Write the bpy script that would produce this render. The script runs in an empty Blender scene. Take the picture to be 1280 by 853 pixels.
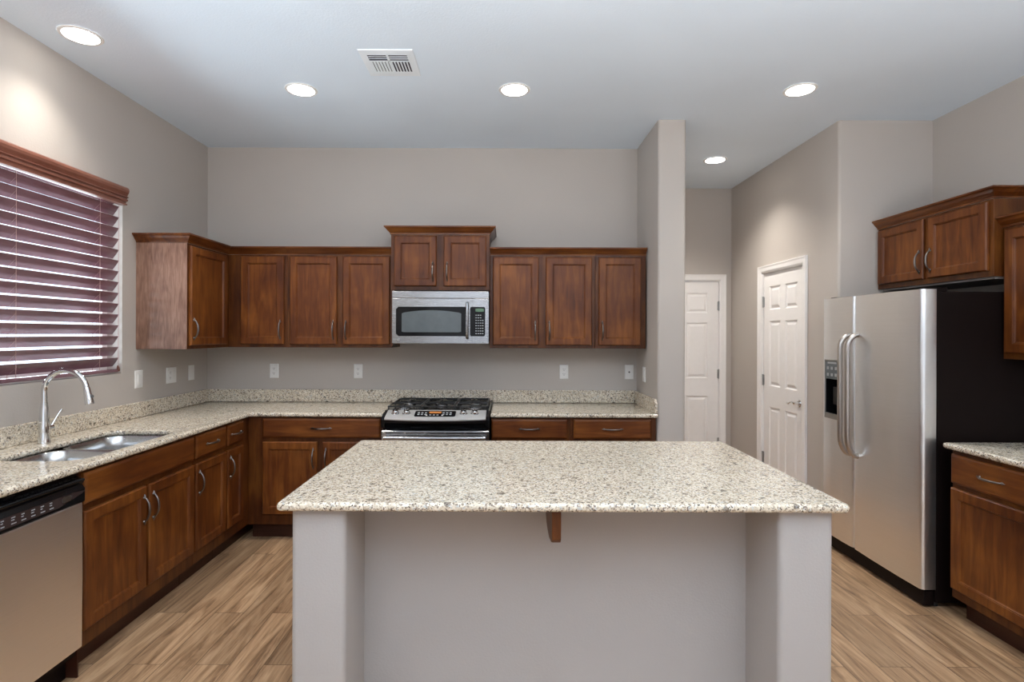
import bpy, bmesh, math, random
from mathutils import Vector, Matrix
PI = math.pi
SC = bpy.context.scene
COL = SC.collection
R = math.radians

# ------------------------------------------------------------------ camera
cam_d = bpy.data.cameras.new('camera'); cam = bpy.data.objects.new('camera', cam_d); COL.objects.link(cam)
cam_d.sensor_width = 36.0
cam_d.lens = 685.0 / 1280 * 36.0
cam_d.shift_x = 10.0 / 1280
cam_d.shift_y = -9.5 / 1280
cam_d.clip_start = 0.05
cam.location = (0, 0, 1.48)
cam.rotation_euler = (Matrix.Rotation(R(-0.2), 4, 'Y') @ Matrix.Rotation(PI / 2, 4, 'X')).to_euler()
SC.camera = cam

# ------------------------------------------------------------------ view + world + area lights
SC.view_settings.view_transform = 'Standard'
SC.view_settings.look = 'None'
SC.view_settings.gamma = 1.0
SC.view_settings.use_curve_mapping = False
SC.view_settings.exposure = 0.36
W = bpy.data.worlds.new('sky'); SC.world = W; W.use_nodes = True
W.node_tree.nodes['Background'].inputs[0].default_value = (0.80, 0.87, 1.0, 1)
# the sky is brighter on the window side (sun side) than behind the house
_wn = W.node_tree; _tc = _wn.nodes.new('ShaderNodeTexCoord'); _dp = _wn.nodes.new('ShaderNodeVectorMath'); _dp.operation = 'DOT_PRODUCT'
_dp.inputs[1].default_value = (-0.72, 0.69, 0.0); _mr = _wn.nodes.new('ShaderNodeMapRange')
_mr.inputs[1].default_value = -0.1; _mr.inputs[2].default_value = 0.8; _mr.inputs[3].default_value = 0.55; _mr.inputs[4].default_value = 2.3
_wn.links.new(_tc.outputs['Generated'], _dp.inputs[0]); _wn.links.new(_dp.outputs['Value'], _mr.inputs[0])
_wn.links.new(_mr.outputs[0], _wn.nodes['Background'].inputs[1])
try:
    SC.cycles.use_denoising = True
    SC.cycles.max_bounces = 8
    SC.cycles.diffuse_bounces = 5
    SC.cycles.glossy_bounces = 4
    SC.cycles.transparent_max_bounces = 8
    SC.cycles.caustics_reflective = False
    SC.cycles.caustics_refractive = False
    SC.cycles.sample_clamp_indirect = 6.0
except Exception:
    pass

def area(name, loc, target, sx, sy, power, color):
    d = bpy.data.lights.new(name, 'AREA'); d.shape = 'RECTANGLE'; d.size = sx; d.size_y = sy
    d.energy = power; d.color = color
    o = bpy.data.objects.new(name, d); COL.objects.link(o); o.location = loc
    o.rotation_euler = (Vector(target) - Vector(loc)).to_track_quat('-Z', 'Y').to_euler()
    return o
# added fill at the unseen rear opening; daylight through the window over the sink
area('rear_fill_added', (0.3, -3.35, 1.3), (0.3, 4, 2.6), 4.4, 2.4, 13, (0.93, 0.96, 1.0))
area('ceiling_fill_added', (0.4, -0.3, 1.55), (0.4, -0.299, 3.0), 4.2, 1.4, 195, (0.93, 0.96, 1.0))  # added lamp behind the camera, aimed up to brighten the ceiling
area('daylight_window', (-4.6, 4.2, 1.2), (-2.4, 4.2, 1.35), 9.0, 4.0, 800, (0.86, 0.92, 1.0))
LAMP_POWER = 42.0
LAMP_COLOR = (1.0, 0.94, 0.86)

# ------------------------------------------------------------------ materials
def newmat(name):
    m = bpy.data.materials.new(name); m.use_nodes = True
    nt = m.node_tree; return m, nt, nt.nodes['Principled BSDF']
def N(nt, t, **kw):
    n = nt.nodes.new(t)
    for k, v in kw.items(): setattr(n, k, v)
    return n
def ramp(nt, stops, interp='LINEAR'):
    n = nt.nodes.new('ShaderNodeValToRGB'); cr = n.color_ramp; cr.interpolation = interp
    while len(cr.elements) < len(stops): cr.elements.new(0.5)
    for e, (p, c) in zip(cr.elements, stops): e.position = p; e.color = (*c, 1)
    return n
def coords(nt, scale=(1, 1, 1), rnd=True):
    tc = N(nt, 'ShaderNodeTexCoord'); mp = N(nt, 'ShaderNodeMapping')
    mp.inputs['Scale'].default_value = scale
    if rnd:
        oi = N(nt, 'ShaderNodeObjectInfo'); va = N(nt, 'ShaderNodeVectorMath', operation='SCALE')
        cb = N(nt, 'ShaderNodeCombineXYZ')
        for i in range(3): nt.links.new(oi.outputs['Random'], cb.inputs[i])
        va.inputs['Scale'].default_value = 17.0
        nt.links.new(cb.outputs[0], va.inputs[0])
        ad = N(nt, 'ShaderNodeVectorMath', operation='ADD')
        nt.links.new(tc.outputs['Object'], ad.inputs[0]); nt.links.new(va.outputs[0], ad.inputs[1])
        nt.links.new(ad.outputs[0], mp.inputs[0])
    else:
        nt.links.new(tc.outputs['Object'], mp.inputs[0])
    return mp
def bump(nt, bs, src, strength, dist=0.002):
    b = N(nt, 'ShaderNodeBump'); b.inputs['Strength'].default_value = strength; b.inputs['Distance'].default_value = dist
    nt.links.new(src, b.inputs['Height']); nt.links.new(b.outputs[0], bs.inputs['Normal'])
def plain(name, col, rough=0.5, metal=0.0, coat=0.0, emis=None, es=0.0, spec=0.5, noise=0.06):
    m, nt, bs = newmat(name)
    mp = coords(nt, (6, 6, 6)); nz = N(nt, 'ShaderNodeTexNoise'); nz.inputs['Scale'].default_value = 3
    nt.links.new(mp.outputs[0], nz.inputs[0])
    r = ramp(nt, [(0.3, tuple(c * (1 - noise) for c in col)), (0.7, tuple(min(1, c * (1 + noise)) for c in col))])
    nt.links.new(nz.outputs[0], r.inputs[0]); nt.links.new(r.outputs[0], bs.inputs['Base Color'])
    bs.inputs['Roughness'].default_value = rough; bs.inputs['Metallic'].default_value = metal
    bs.inputs['Coat Weight'].default_value = coat; bs.inputs['Specular IOR Level'].default_value = spec
    if emis: bs.inputs['Emission Color'].default_value = (*emis, 1); bs.inputs['Emission Strength'].default_value = es
    return m
def paint(name, col, bs_=0.35, scale=130):
    m, nt, bs = newmat(name)
    mp = coords(nt, (1, 1, 1), False)
    nz = N(nt, 'ShaderNodeTexNoise'); nz.inputs['Scale'].default_value = scale; nz.inputs['Detail'].default_value = 3
    n2 = N(nt, 'ShaderNodeTexNoise'); n2.inputs['Scale'].default_value = 1.3
    nt.links.new(mp.outputs[0], nz.inputs[0]); nt.links.new(mp.outputs[0], n2.inputs[0])
    r = ramp(nt, [(0.3, tuple(c * 0.97 for c in col)), (0.7, tuple(c * 1.03 for c in col))])
    nt.links.new(n2.outputs[0], r.inputs[0]); nt.links.new(r.outputs[0], bs.inputs['Base Color'])
    bs.inputs['Roughness'].default_value = 0.65
    bump(nt, bs, nz.outputs[0], bs_, 0.002)
    return m
def wood(name, cols, axis='z', rough=0.40, coat=0.06, fine=1.0):
    m, nt, bs = newmat(name); bs.inputs['Specular IOR Level'].default_value = 0.30
    s = {'z': (9, 9, 1.1), 'x': (1.1, 9, 9), 'y': (9, 1.1, 9)}[axis]
    mp = coords(nt, s)
    nz = N(nt, 'ShaderNodeTexNoise'); nz.inputs['Scale'].default_value = 3.0 * fine; nz.inputs['Detail'].default_value = 8; nz.inputs['Distortion'].default_value = 0.8
    nt.links.new(mp.outputs[0], nz.inputs[0])
    mp2 = coords(nt, tuple(a * 0.45 + 0.6 for a in (1, 1, 1)))
    n2 = N(nt, 'ShaderNodeTexNoise'); n2.inputs['Scale'].default_value = 3.2; n2.inputs['Detail'].default_value = 3
    nt.links.new(mp2.outputs[0], n2.inputs[0])
    mx = N(nt, 'ShaderNodeMix'); mx.inputs[0].default_value = 0.5
    nt.links.new(nz.outputs[0], mx.inputs[2]); nt.links.new(n2.outputs[0], mx.inputs[3])
    r = ramp(nt, [(0.36, cols[0]), (0.50, cols[1]), (0.64, cols[2])])
    nt.links.new(mx.outputs[0], r.inputs[0]); nt.links.new(r.outputs[0], bs.inputs['Base Color'])
    bs.inputs['Roughness'].default_value = rough
    bs.inputs['Coat Weight'].default_value = coat; bs.inputs['Coat Roughness'].default_value = 0.22
    bump(nt, bs, nz.outputs[0], 0.08, 0.001)
    return m
CW = [(0.072, 0.0175, 0.004), (0.135, 0.038, 0.0072), (0.225, 0.075, 0.014)]
M = {}
M['wood_v'] = wood('cherry_wood_upright', CW, 'z')
M['wood_h'] = wood('cherry_wood_level', CW, 'x')
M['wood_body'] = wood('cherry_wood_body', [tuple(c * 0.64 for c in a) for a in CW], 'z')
M['wood_crown'] = wood('cherry_wood_crown', [tuple(c * 0.9 for c in a) for a in CW], 'x', 0.28)
M['wood_side'] = wood('oak_veneer_side_sheen', [(0.15, 0.075, 0.048), (0.25, 0.135, 0.092), (0.36, 0.21, 0.15)], 'z', 0.30, 0.7, 2.8)  # oak veneer, with the window's pinkish grey sheen put into the colour
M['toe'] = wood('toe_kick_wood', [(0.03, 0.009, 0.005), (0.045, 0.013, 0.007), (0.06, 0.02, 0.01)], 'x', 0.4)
M['wall'] = paint('greige_wall_paint', (0.50, 0.455, 0.415))
M['island_wall_shaded'] = paint('wall_paint_shaded', (0.435, 0.41, 0.395))  # cooler grey wall paint with the island's shade darkened into it
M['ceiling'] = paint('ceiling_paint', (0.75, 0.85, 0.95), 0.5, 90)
M['white_trim'] = plain('white_semi_gloss', (0.88, 0.86, 0.845), 0.35, noise=0.01)
M['white_plastic'] = plain('white_plastic', (0.80, 0.79, 0.77), 0.3, noise=0.01)
M['dark_plastic'] = plain('grey_slot_plastic', (0.12, 0.12, 0.12), 0.5)  # dark grey plastic of slots, jack and spray button
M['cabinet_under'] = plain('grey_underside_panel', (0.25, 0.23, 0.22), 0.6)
M['pull'] = plain('brushed_dark_nickel', (0.20, 0.175, 0.165), 0.30, 1.0)
M['chrome'] = plain('polished_chrome', (0.78, 0.79, 0.80), 0.07, 1.0, noise=0.01)
M['hinge'] = plain('satin_hinge_metal', (0.42, 0.43, 0.43), 0.3, 1.0)
M['black_gloss'] = plain('black_glossy_enamel', (0.007, 0.007, 0.008), 0.12, spec=0.22)
M['black_case'] = plain('black_textured_case', (0.008, 0.0045, 0.004), 0.5, spec=0.12)
M['black_matte'] = plain('black_cast_iron', (0.018, 0.018, 0.019), 0.42)
M['dark_void'] = plain('dark_recess', (0.008, 0.008, 0.010), 0.6)
M['vent_white'] = plain('white_vent_metal', (0.82, 0.88, 0.93), 0.4, noise=0.01)
M['dark_blue'] = plain('duct_dark', (0.012, 0.012, 0.03), 0.6)
M['glass_grey'] = plain('oven_glass_screen', (0.12, 0.14, 0.15), 0.16, spec=0.35)
M['display'] = plain('green_display', (0.05, 0.09, 0.06), 0.2, emis=(0.10, 0.22, 0.12), es=0.35)
M['amber'] = plain('amber_display', (0.20, 0.07, 0.02), 0.2, emis=(0.9, 0.35, 0.1), es=0.35)
M['button'] = plain('grey_button_print', (0.38, 0.40, 0.42), 0.4)
M['panel_dark'] = plain('dark_control_strip', (0.045, 0.030, 0.028), 0.22)
M['lens'] = plain('lit_lens', (1, 1, 1), 0.4, emis=(1.0, 0.97, 0.92), es=14.0, noise=0)
M['blind'] = wood('mahogany_slat_mauve_sheen', [(0.15, 0.075, 0.088), (0.20, 0.105, 0.125), (0.25, 0.14, 0.165)], 'y', 0.25, 0.7)  # mahogany, with the sky's mauve sheen put into the base colour
M['valance'] = wood('valance_wood', [(0.16, 0.055, 0.035), (0.22, 0.085, 0.055), (0.27, 0.11, 0.075)], 'y', 0.3, 0.5)
M['cord'] = plain('rose_cord', (0.45, 0.28, 0.26), 0.7)
M['tassel'] = plain('tassel_wood', (0.12, 0.04, 0.025), 0.4)

def steel(name, col, rough, axis):
    m, nt, bs = newmat(name)
    s = {'x': (2, 260, 260), 'y': (260, 2, 260), 'z': (260, 260, 2)}[axis]
    mp = coords(nt, s, False); nz = N(nt, 'ShaderNodeTexNoise'); nz.inputs['Scale'].default_value = 1.0; nz.inputs['Detail'].default_value = 2
    nt.links.new(mp.outputs[0], nz.inputs[0])
    mp2 = coords(nt, (1.0, 1.0, 3.2), True); wv = N(nt, 'ShaderNodeTexNoise'); wv.inputs['Scale'].default_value = 1.6; wv.inputs['Detail'].default_value = 1
    nt.links.new(mp2.outputs[0], wv.inputs[0])
    mr = N(nt, 'ShaderNodeMapRange'); mr.inputs[3].default_value = rough * 0.94; mr.inputs[4].default_value = rough * 1.06
    nt.links.new(nz.outputs[0], mr.inputs[0]); nt.links.new(mr.outputs[0], bs.inputs['Roughness'])
    r = ramp(nt, [(0.3, tuple(c * 0.985 for c in col)), (0.7, tuple(min(1, c * 1.015) for c in col))])
    nt.links.new(nz.outputs[0], r.inputs[0]); nt.links.new(r.outputs[0], bs.inputs['Base Color'])
    bs.inputs['Metallic'].default_value = 1.0
    bump(nt, bs, wv.outputs[0], 0.35 if axis == 'y' else 0.05, 0.012)
    return m
M['steel'] = steel('brushed_stainless', (0.88, 0.90, 0.92), 0.33, 'y')
M['steel_washer'] = steel('brushed_stainless_washer', (0.97, 0.95, 0.92), 0.38, 'y')
M['handle_steel'] = plain('satin_handle_steel', (0.50, 0.46, 0.43), 0.30, 1.0, noise=0.01)
M['silver'] = plain('satin_silver_panel', (0.60, 0.60, 0.60), 0.32, 0.45, noise=0.01)
M['steel_x'] = steel('brushed_stainless_level', (0.36, 0.365, 0.375), 0.27, 'x')
M['steel_sink'] = steel('sink_stainless', (0.62, 0.63, 0.64), 0.25, 'x')

def granite(name):
    m, nt, bs = newmat(name)
    mp = coords(nt, (1, 1, 1), False)
    nd = N(nt, 'ShaderNodeTexNoise'); nd.inputs['Scale'].default_value = 90; nd.inputs['Detail'].default_value = 2
    nt.links.new(mp.outputs[0], nd.inputs[0])
    mxv = N(nt, 'ShaderNodeVectorMath', operation='MULTIPLY_ADD'); mxv.inputs[1].default_value = (0.012, 0.012, 0.012)
    nt.links.new(nd.outputs['Color'], mxv.inputs[0]); nt.links.new(mp.outputs[0], mxv.inputs[2])
    def vor(scale, stops):
        v = N(nt, 'ShaderNodeTexVoronoi'); v.inputs['Scale'].default_value = scale
        nt.links.new(mxv.outputs[0], v.inputs['Vector'])
        sp = N(nt, 'ShaderNodeSeparateColor'); nt.links.new(v.outputs['Color'], sp.inputs[0])
        r = ramp(nt, stops, 'CONSTANT'); nt.links.new(sp.outputs[0], r.inputs[0]); return r
    a = vor(165, [(0.0, (0.74, 0.66, 0.53)), (0.30, (0.66, 0.57, 0.445)), (0.52, (0.83, 0.76, 0.64)), (0.76, (0.46, 0.385, 0.30)), (0.87, (0.60, 0.60, 0.57)), (0.93, (0.24, 0.19, 0.155))])
    b = vor(230, [(0.0, (1, 1, 1)), (0.86, (0.58, 0.54, 0.50)), (0.935, (0.30, 0.27, 0.26)), (0.978, (0.05, 0.045, 0.05))])
    c = vor(60, [(0.0, (1, 1, 1)), (0.5, (0.94, 0.93, 0.91)), (0.80, (0.86, 0.84, 0.82)), (0.982, (0.24, 0.22, 0.21))])
    m1 = N(nt, 'ShaderNodeMix', data_type='RGBA', blend_type='MULTIPLY'); m1.inputs[0].default_value = 1
    nt.links.new(a.outputs[0], m1.inputs[6]); nt.links.new(b.outputs[0], m1.inputs[7])
    m2 = N(nt, 'ShaderNodeMix', data_type='RGBA', blend_type='MULTIPLY'); m2.inputs[0].default_value = 0.8
    nt.links.new(m1.outputs[2], m2.inputs[6]); nt.links.new(c.outputs[0], m2.inputs[7])
    nt.links.new(m2.outputs[2], bs.inputs['Base Color'])
    bs.inputs['Roughness'].default_value = 0.16
    bs.inputs['Specular IOR Level'].default_value = 0.55
    return m
M['granite'] = granite('speckled_cream_granite')

def floor_mat():
    m, nt, bs = newmat('oak_look_plank_floor')
    tc = N(nt, 'ShaderNodeTexCoord')
    mp = N(nt, 'ShaderNodeMapping'); mp.inputs['Rotation'].default_value = (0, 0, PI / 2)
    nt.links.new(tc.outputs['Object'], mp.inputs[0])
    br = N(nt, 'ShaderNodeTexBrick')
    br.inputs['Scale'].default_value = 1.0; br.inputs['Brick Width'].default_value = 1.22; br.inputs['Row Height'].default_value = 0.152
    br.inputs['Mortar Size'].default_value = 0.0012; br.inputs['Mortar Smooth'].default_value = 0.1
    br.offset = 0.37; br.offset_frequency = 2
    br.inputs['Color1'].default_value = (0, 0, 0, 1); br.inputs['Color2'].default_value = (1, 1, 1, 1); br.inputs['Mortar'].default_value = (0.5, 0.5, 0.5, 1)
    nt.links.new(mp.outputs[0], br.inputs['Vector'])
    sc = N(nt, 'ShaderNodeVectorMath', operation='SCALE'); sc.inputs['Scale'].default_value = 31
    nt.links.new(br.outputs['Color'], sc.inputs[0])
    ad = N(nt, 'ShaderNodeVectorMath', operation='ADD'); nt.links.new(tc.outputs['Object'], ad.inputs[0]); nt.links.new(sc.outputs[0], ad.inputs[1])
    mg = N(nt, 'ShaderNodeMapping'); mg.inputs['Scale'].default_value = (9, 0.8, 1); nt.links.new(ad.outputs[0], mg.inputs[0])
    g = N(nt, 'ShaderNodeTexNoise'); g.inputs['Scale'].default_value = 1.7; g.inputs['Detail'].default_value = 9; g.inputs['Distortion'].default_value = 1.6; g.inputs['Roughness'].default_value = 0.62
    nt.links.new(mg.outputs[0], g.inputs[0])
    mg2 = N(nt, 'ShaderNodeMapping'); mg2.inputs['Scale'].default_value = (75, 2.5, 1); nt.links.new(ad.outputs[0], mg2.inputs[0])
    g2 = N(nt, 'ShaderNodeTexNoise'); g2.inputs['Scale'].default_value = 1.5; g2.inputs['Detail'].default_value = 5; g2.inputs['Distortion'].default_value = 0.6
    nt.links.new(mg2.outputs[0], g2.inputs[0])
    mx = N(nt, 'ShaderNodeMix'); mx.inputs[0].default_value = 0.26; nt.links.new(g.outputs[0], mx.inputs[2]); nt.links.new(g2.outputs[0], mx.inputs[3])
    r = ramp(nt, [(0.34, (0.14, 0.075, 0.038)), (0.45, (0.30, 0.178, 0.096)), (0.55, (0.44, 0.275, 0.155)), (0.66, (0.55, 0.37, 0.225))])
    nt.links.new(mx.outputs[0], r.inputs[0])
    sp = N(nt, 'ShaderNodeSeparateColor'); nt.links.new(br.outputs['Color'], sp.inputs[0])
    mr = N(nt, 'ShaderNodeMapRange'); mr.inputs[3].default_value = 0.80; mr.inputs[4].default_value = 1.24; nt.links.new(sp.outputs[0], mr.inputs[0])
    ml = N(nt, 'ShaderNodeVectorMath', operation='SCALE'); nt.links.new(r.outputs[0], ml.inputs[0]); nt.links.new(mr.outputs[0], ml.inputs['Scale'])
    mm = N(nt, 'ShaderNodeMix', data_type='RGBA'); nt.links.new(br.outputs['Fac'], mm.inputs[0]); nt.links.new(ml.outputs[0], mm.inputs[6]); mm.inputs[7].default_value = (0.07, 0.042, 0.025, 1)
    nt.links.new(mm.outputs[2], bs.inputs['Base Color'])
    bs.inputs['Roughness'].default_value = 0.42
    bump(nt, bs, g2.outputs[0], 0.12, 0.001)
    return m
M['floor'] = floor_mat()

def glass_mat():
    m = bpy.data.materials.new('window_glass'); m.use_nodes = True; nt = m.node_tree; nt.nodes.clear()
    out = N(nt, 'ShaderNodeOutputMaterial'); tr = N(nt, 'ShaderNodeBsdfTransparent'); gl = N(nt, 'ShaderNodeBsdfGlossy'); gl.inputs['Roughness'].default_value = 0.02
    tr.inputs[0].default_value = (0.93, 0.96, 0.96, 1)
    lw = N(nt, 'ShaderNodeLayerWeight'); pw = N(nt, 'ShaderNodeMath', operation='POWER'); pw.inputs[1].default_value = 5
    fr = N(nt, 'ShaderNodeMapRange'); fr.inputs[3].default_value = 0.04; fr.inputs[4].default_value = 0.8; mx = N(nt, 'ShaderNodeMixShader')
    nt.links.new(lw.outputs['Facing'], pw.inputs[0]); nt.links.new(pw.outputs[0], fr.inputs[0]); nt.links.new(fr.outputs[0], mx.inputs[0]); nt.links.new(tr.outputs[0], mx.inputs[1]); nt.links.new(gl.outputs[0], mx.inputs[2]); nt.links.new(mx.outputs[0], out.inputs[0])
    return m
M['glass'] = glass_mat()

# ------------------------------------------------------------------ mesh helpers
def box(bm, x0, x1, y0, y1, z0, z1):
    v = [bm.verts.new(p) for p in ((x0, y0, z0), (x1, y0, z0), (x1, y1, z0), (x0, y1, z0), (x0, y0, z1), (x1, y0, z1), (x1, y1, z1), (x0, y1, z1))]
    for f in ((0, 3, 2, 1), (4, 5, 6, 7), (0, 1, 5, 4), (1, 2, 6, 5), (2, 3, 7, 6), (3, 0, 4, 7)): bm.faces.new([v[i] for i in f])
def BX(*a):
    bm = bmesh.new(); box(bm, *a); return bm
def prism(bm, pts, a0, a1, plane='xy'):
    """polygon in a plane extruded along the third axis"""
    def P(u, v, w):
        return {'xy': (u, v, w), 'yz': (w, u, v), 'xz': (u, w, v)}[plane]
    A = [bm.verts.new(P(u, v, a0)) for u, v in pts]; B = [bm.verts.new(P(u, v, a1)) for u, v in pts]
    n = len(pts)
    bm.faces.new(A); bm.faces.new(B[::-1])
    for i in range(n): bm.faces.new((A[i], A[(i + 1) % n], B[(i + 1) % n], B[i]))
def rings_xz(bm, x0, x1, z0, z1, rings, y0=0.0, cap=True, sgn=-1):
    """concentric rectangles: (inset, outward depth); outward is -y"""
    prev = None
    for ins, dep in rings:
        ring = [bm.verts.new((x, y0 + sgn * dep, z)) for x, z in ((x0 + ins, z0 + ins), (x1 - ins, z0 + ins), (x1 - ins, z1 - ins), (x0 + ins, z1 - ins))]
        if prev:
            for i in range(4): bm.faces.new((prev[i], prev[(i + 1) % 4], ring[(i + 1) % 4], ring[i]))
        prev = ring
    if cap: bm.faces.new(prev)
def tube(bm, pts, radii, seg=10, cap=True, squash=None):
    pts = [Vector(p) for p in pts]; n = len(pts)
    if not hasattr(radii, '__len__'): radii = [radii] * n
    T = []
    for i in range(n):
        t = pts[min(i + 1, n - 1)] - pts[max(i - 1, 0)]; T.append(t.normalized())
    up = Vector((0, 0, 1)) if abs(T[0].z) < 0.9 else Vector((1, 0, 0))
    nr = (up - T[0] * up.dot(T[0])).normalized(); prev = None
    for i in range(n):
        nr = (nr - T[i] * nr.dot(T[i])).normalized(); bn = T[i].cross(nr)
        ring = [bm.verts.new(pts[i] + (nr * math.cos(2 * PI * k / seg) + bn * math.sin(2 * PI * k / seg)) * radii[i]) for k in range(seg)]
        if prev:
            for k in range(seg): bm.faces.new((prev[k], prev[(k + 1) % seg], ring[(k + 1) % seg], ring[k]))
        elif cap: bm.faces.new(ring[::-1])
        prev = ring
    if cap: bm.faces.new(prev)
def lathe(bm, prof, c=(0, 0, 0), axis=(0, 0, 1), seg=24):
    """prof: (r, h) along axis"""
    ax = Vector(axis).normalized(); u = ax.orthogonal().normalized(); w = ax.cross(u); c = Vector(c); prev = None
    for r, h in prof:
        if r < 1e-6:
            ring = [bm.verts.new(c + ax * h)]
        else:
            ring = [bm.verts.new(c + ax * h + (u * math.cos(2 * PI * k / seg) + w * math.sin(2 * PI * k / seg)) * r) for k in range(seg)]
        if prev:
            for k in range(seg):
                a, b = prev[k % len(prev)], prev[(k + 1) % len(prev)]; d, e = ring[(k + 1) % len(ring)], ring[k % len(ring)]
                f = []
                for q in (a, b, d, e):
                    if q not in f: f.append(q)
                if len(f) > 2: bm.faces.new(f)
        prev = ring
def rrect(x0, x1, y0, y1, r, n=5):
    out = []
    for cx, cy, a in ((x1 - r, y0 + r, -90), (x1 - r, y1 - r, 0), (x0 + r, y1 - r, 90), (x0 + r, y0 + r, 180)):
        for k in range(n + 1):
            t = R(a + 90 * k / n); out.append((cx + r * math.cos(t), cy + r * math.sin(t)))
    return out
def loft(bm, loops, cap0=False, cap1=False):
    prev = None
    for lp in loops:
        ring = [bm.verts.new(p) for p in lp]
        if prev:
            n = len(ring)
            for i in range(n): bm.faces.new((prev[i], prev[(i + 1) % n], ring[(i + 1) % n], ring[i]))
        elif cap0: bm.faces.new(ring[::-1])
        prev = ring
    if cap1: bm.faces.new(prev)

def link(name, bm, mat, parent=None, bevel=0.0, smooth=False, M_=None, seg=2, autosmooth=35):
    if M_ is not None: bm.transform(M_)
    bmesh.ops.recalc_face_normals(bm, faces=bm.faces)
    me = bpy.data.meshes.new(name); bm.to_mesh(me); bm.free()
    me.materials.append(mat)
    o = bpy.data.objects.new(name, me); COL.objects.link(o)
    if smooth:
        for p in me.polygons: p.use_smooth = True
        try: me.set_sharp_from_angle(angle=R(autosmooth))
        except Exception: pass
    if bevel > 0:
        b = o.modifiers.new('bevel', 'BEVEL'); b.width = bevel; b.segments = seg; b.limit_method = 'ANGLE'; b.angle_limit = R(40)
    if parent is not None: o.parent = parent
    return o
class Thing:
    """an Empty at the thing's base; parts are given in world coordinates"""
    def __init__(s, name, label, cat, loc, rz=0.0, group=None):
        s.r = bpy.data.objects.new(name, None); COL.objects.link(s.r)
        s.r.empty_display_size = 0.1
        s.r.location = loc; s.r.rotation_euler = (0, 0, rz)
        s.r['label'] = label; s.r['category'] = cat
        if group: s.r['group'] = group
        s.M = (Matrix.Translation(loc) @ Matrix.Rotation(rz, 4, 'Z')); s.I = s.M.inverted()
    def part(s, name, bm, mat, parent=None, **k):
        return link(name, bm, mat, parent or s.r, M_=s.I, **k)
    def lpart(s, name, bm, mat, parent=None, **k):          # local coordinates
        return link(name, bm, mat, parent or s.r, **k)
def single(name, label, cat, bm, mat, loc, group=None, **k):
    o = link(name, bm, mat, None, M_=Matrix.Translation(loc).inverted(), **k); o.location = loc
    o['label'] = label; o['category'] = cat
    if group: o['group'] = group
    return o
def struct(name, bm, mat, **k):
    o = link(name, bm, mat, **k); o['kind'] = 'structure'; return o

# ------------------------------------------------------------------ key dimensions
XL, YB, ZC = -2.437, 4.50, 3.00
XR = 3.035
FIN0, FIN1, YF = 1.09, 1.287, 3.885
XD, YE = 2.37, 5.72
YR = -3.2

# ------------------------------------------------------------------ room shell
struct('floor', BX(XL - 0.15, XR + 0.15, YR - 0.15, YE + 0.15, -0.08, 0), M['floor'])
struct('ceiling', BX(XL - 0.15, XR + 0.15, YR - 0.15, YE + 0.15, ZC, ZC + 0.1), M['ceiling'])
WY0, WY1, WZ0, WZ1 = 1.75, 3.497, 1.216, 2.36
bm = bmesh.new()   # left wall with the window opening
prism(bm, [(YR, 0), (YB + .15, 0), (YB + .15, WZ0), (YR, WZ0)], XL - .15, XL, 'yz')
prism(bm, [(YR, WZ1), (YB + .15, WZ1), (YB + .15, ZC), (YR, ZC)], XL - .15, XL, 'yz')
prism(bm, [(YR, WZ0), (WY0, WZ0), (WY0, WZ1), (YR, WZ1)], XL - .15, XL, 'yz')
prism(bm, [(WY1, WZ0), (YB + .15, WZ0), (YB + .15, WZ1), (WY1, WZ1)], XL - .15, XL, 'yz')
struct('wall_left', bm, M['wall'])
struct('wall_back', BX(XL, FIN0, YB, YB + .15, 0, ZC), M['wall'])
def rounded(pts, rad, n=5):
    """round the corners of a polygon; rad per corner"""
    out = []; L = len(pts)
    for i, p in enumerate(pts):
        r = rad[i]
        if r <= 0: out.append(p); continue
        P = Vector(p); a = (Vector(pts[i - 1]) - P).normalized(); b = (Vector(pts[(i + 1) % L]) - P).normalized()
        th = a.angle(b); d = r / math.tan(th / 2); c = P + (a + b).normalized() * (r / math.sin(th / 2))
        s, e = P + a * d - c, P + b * d - c
        a0 = math.atan2(s.y, s.x); a1 = math.atan2(e.y, e.x)
        da = (a1 - a0 + PI) % (2 * PI) - PI
        for k in range(n + 1):
            t = a0 + da * k / n; out.append((c.x + r * math.cos(t), c.y + r * math.sin(t)))
    return out
bm = bmesh.new(); prism(bm, rounded([(FIN0, YF), (FIN1, YF), (FIN1, YE), (FIN0, YE)], [.02, .02, 0, 0]), 0, ZC)
struct('wall_fin', bm, M['wall'], smooth=True)
# corridor end wall with door opening
DX0, DX1, DH = 1.48, 2.242, 2.03
bm = bmesh.new()
box(bm, FIN0, DX0 - .02, YE, YE + .12, 0, ZC); box(bm, DX1 + .02, XD + .12, YE, YE + .12, 0, ZC); box(bm, DX0 - .02, DX1 + .02, YE, YE + .12, DH + .02, ZC)
struct('wall_corridor_end', bm, M['wall'])
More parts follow.
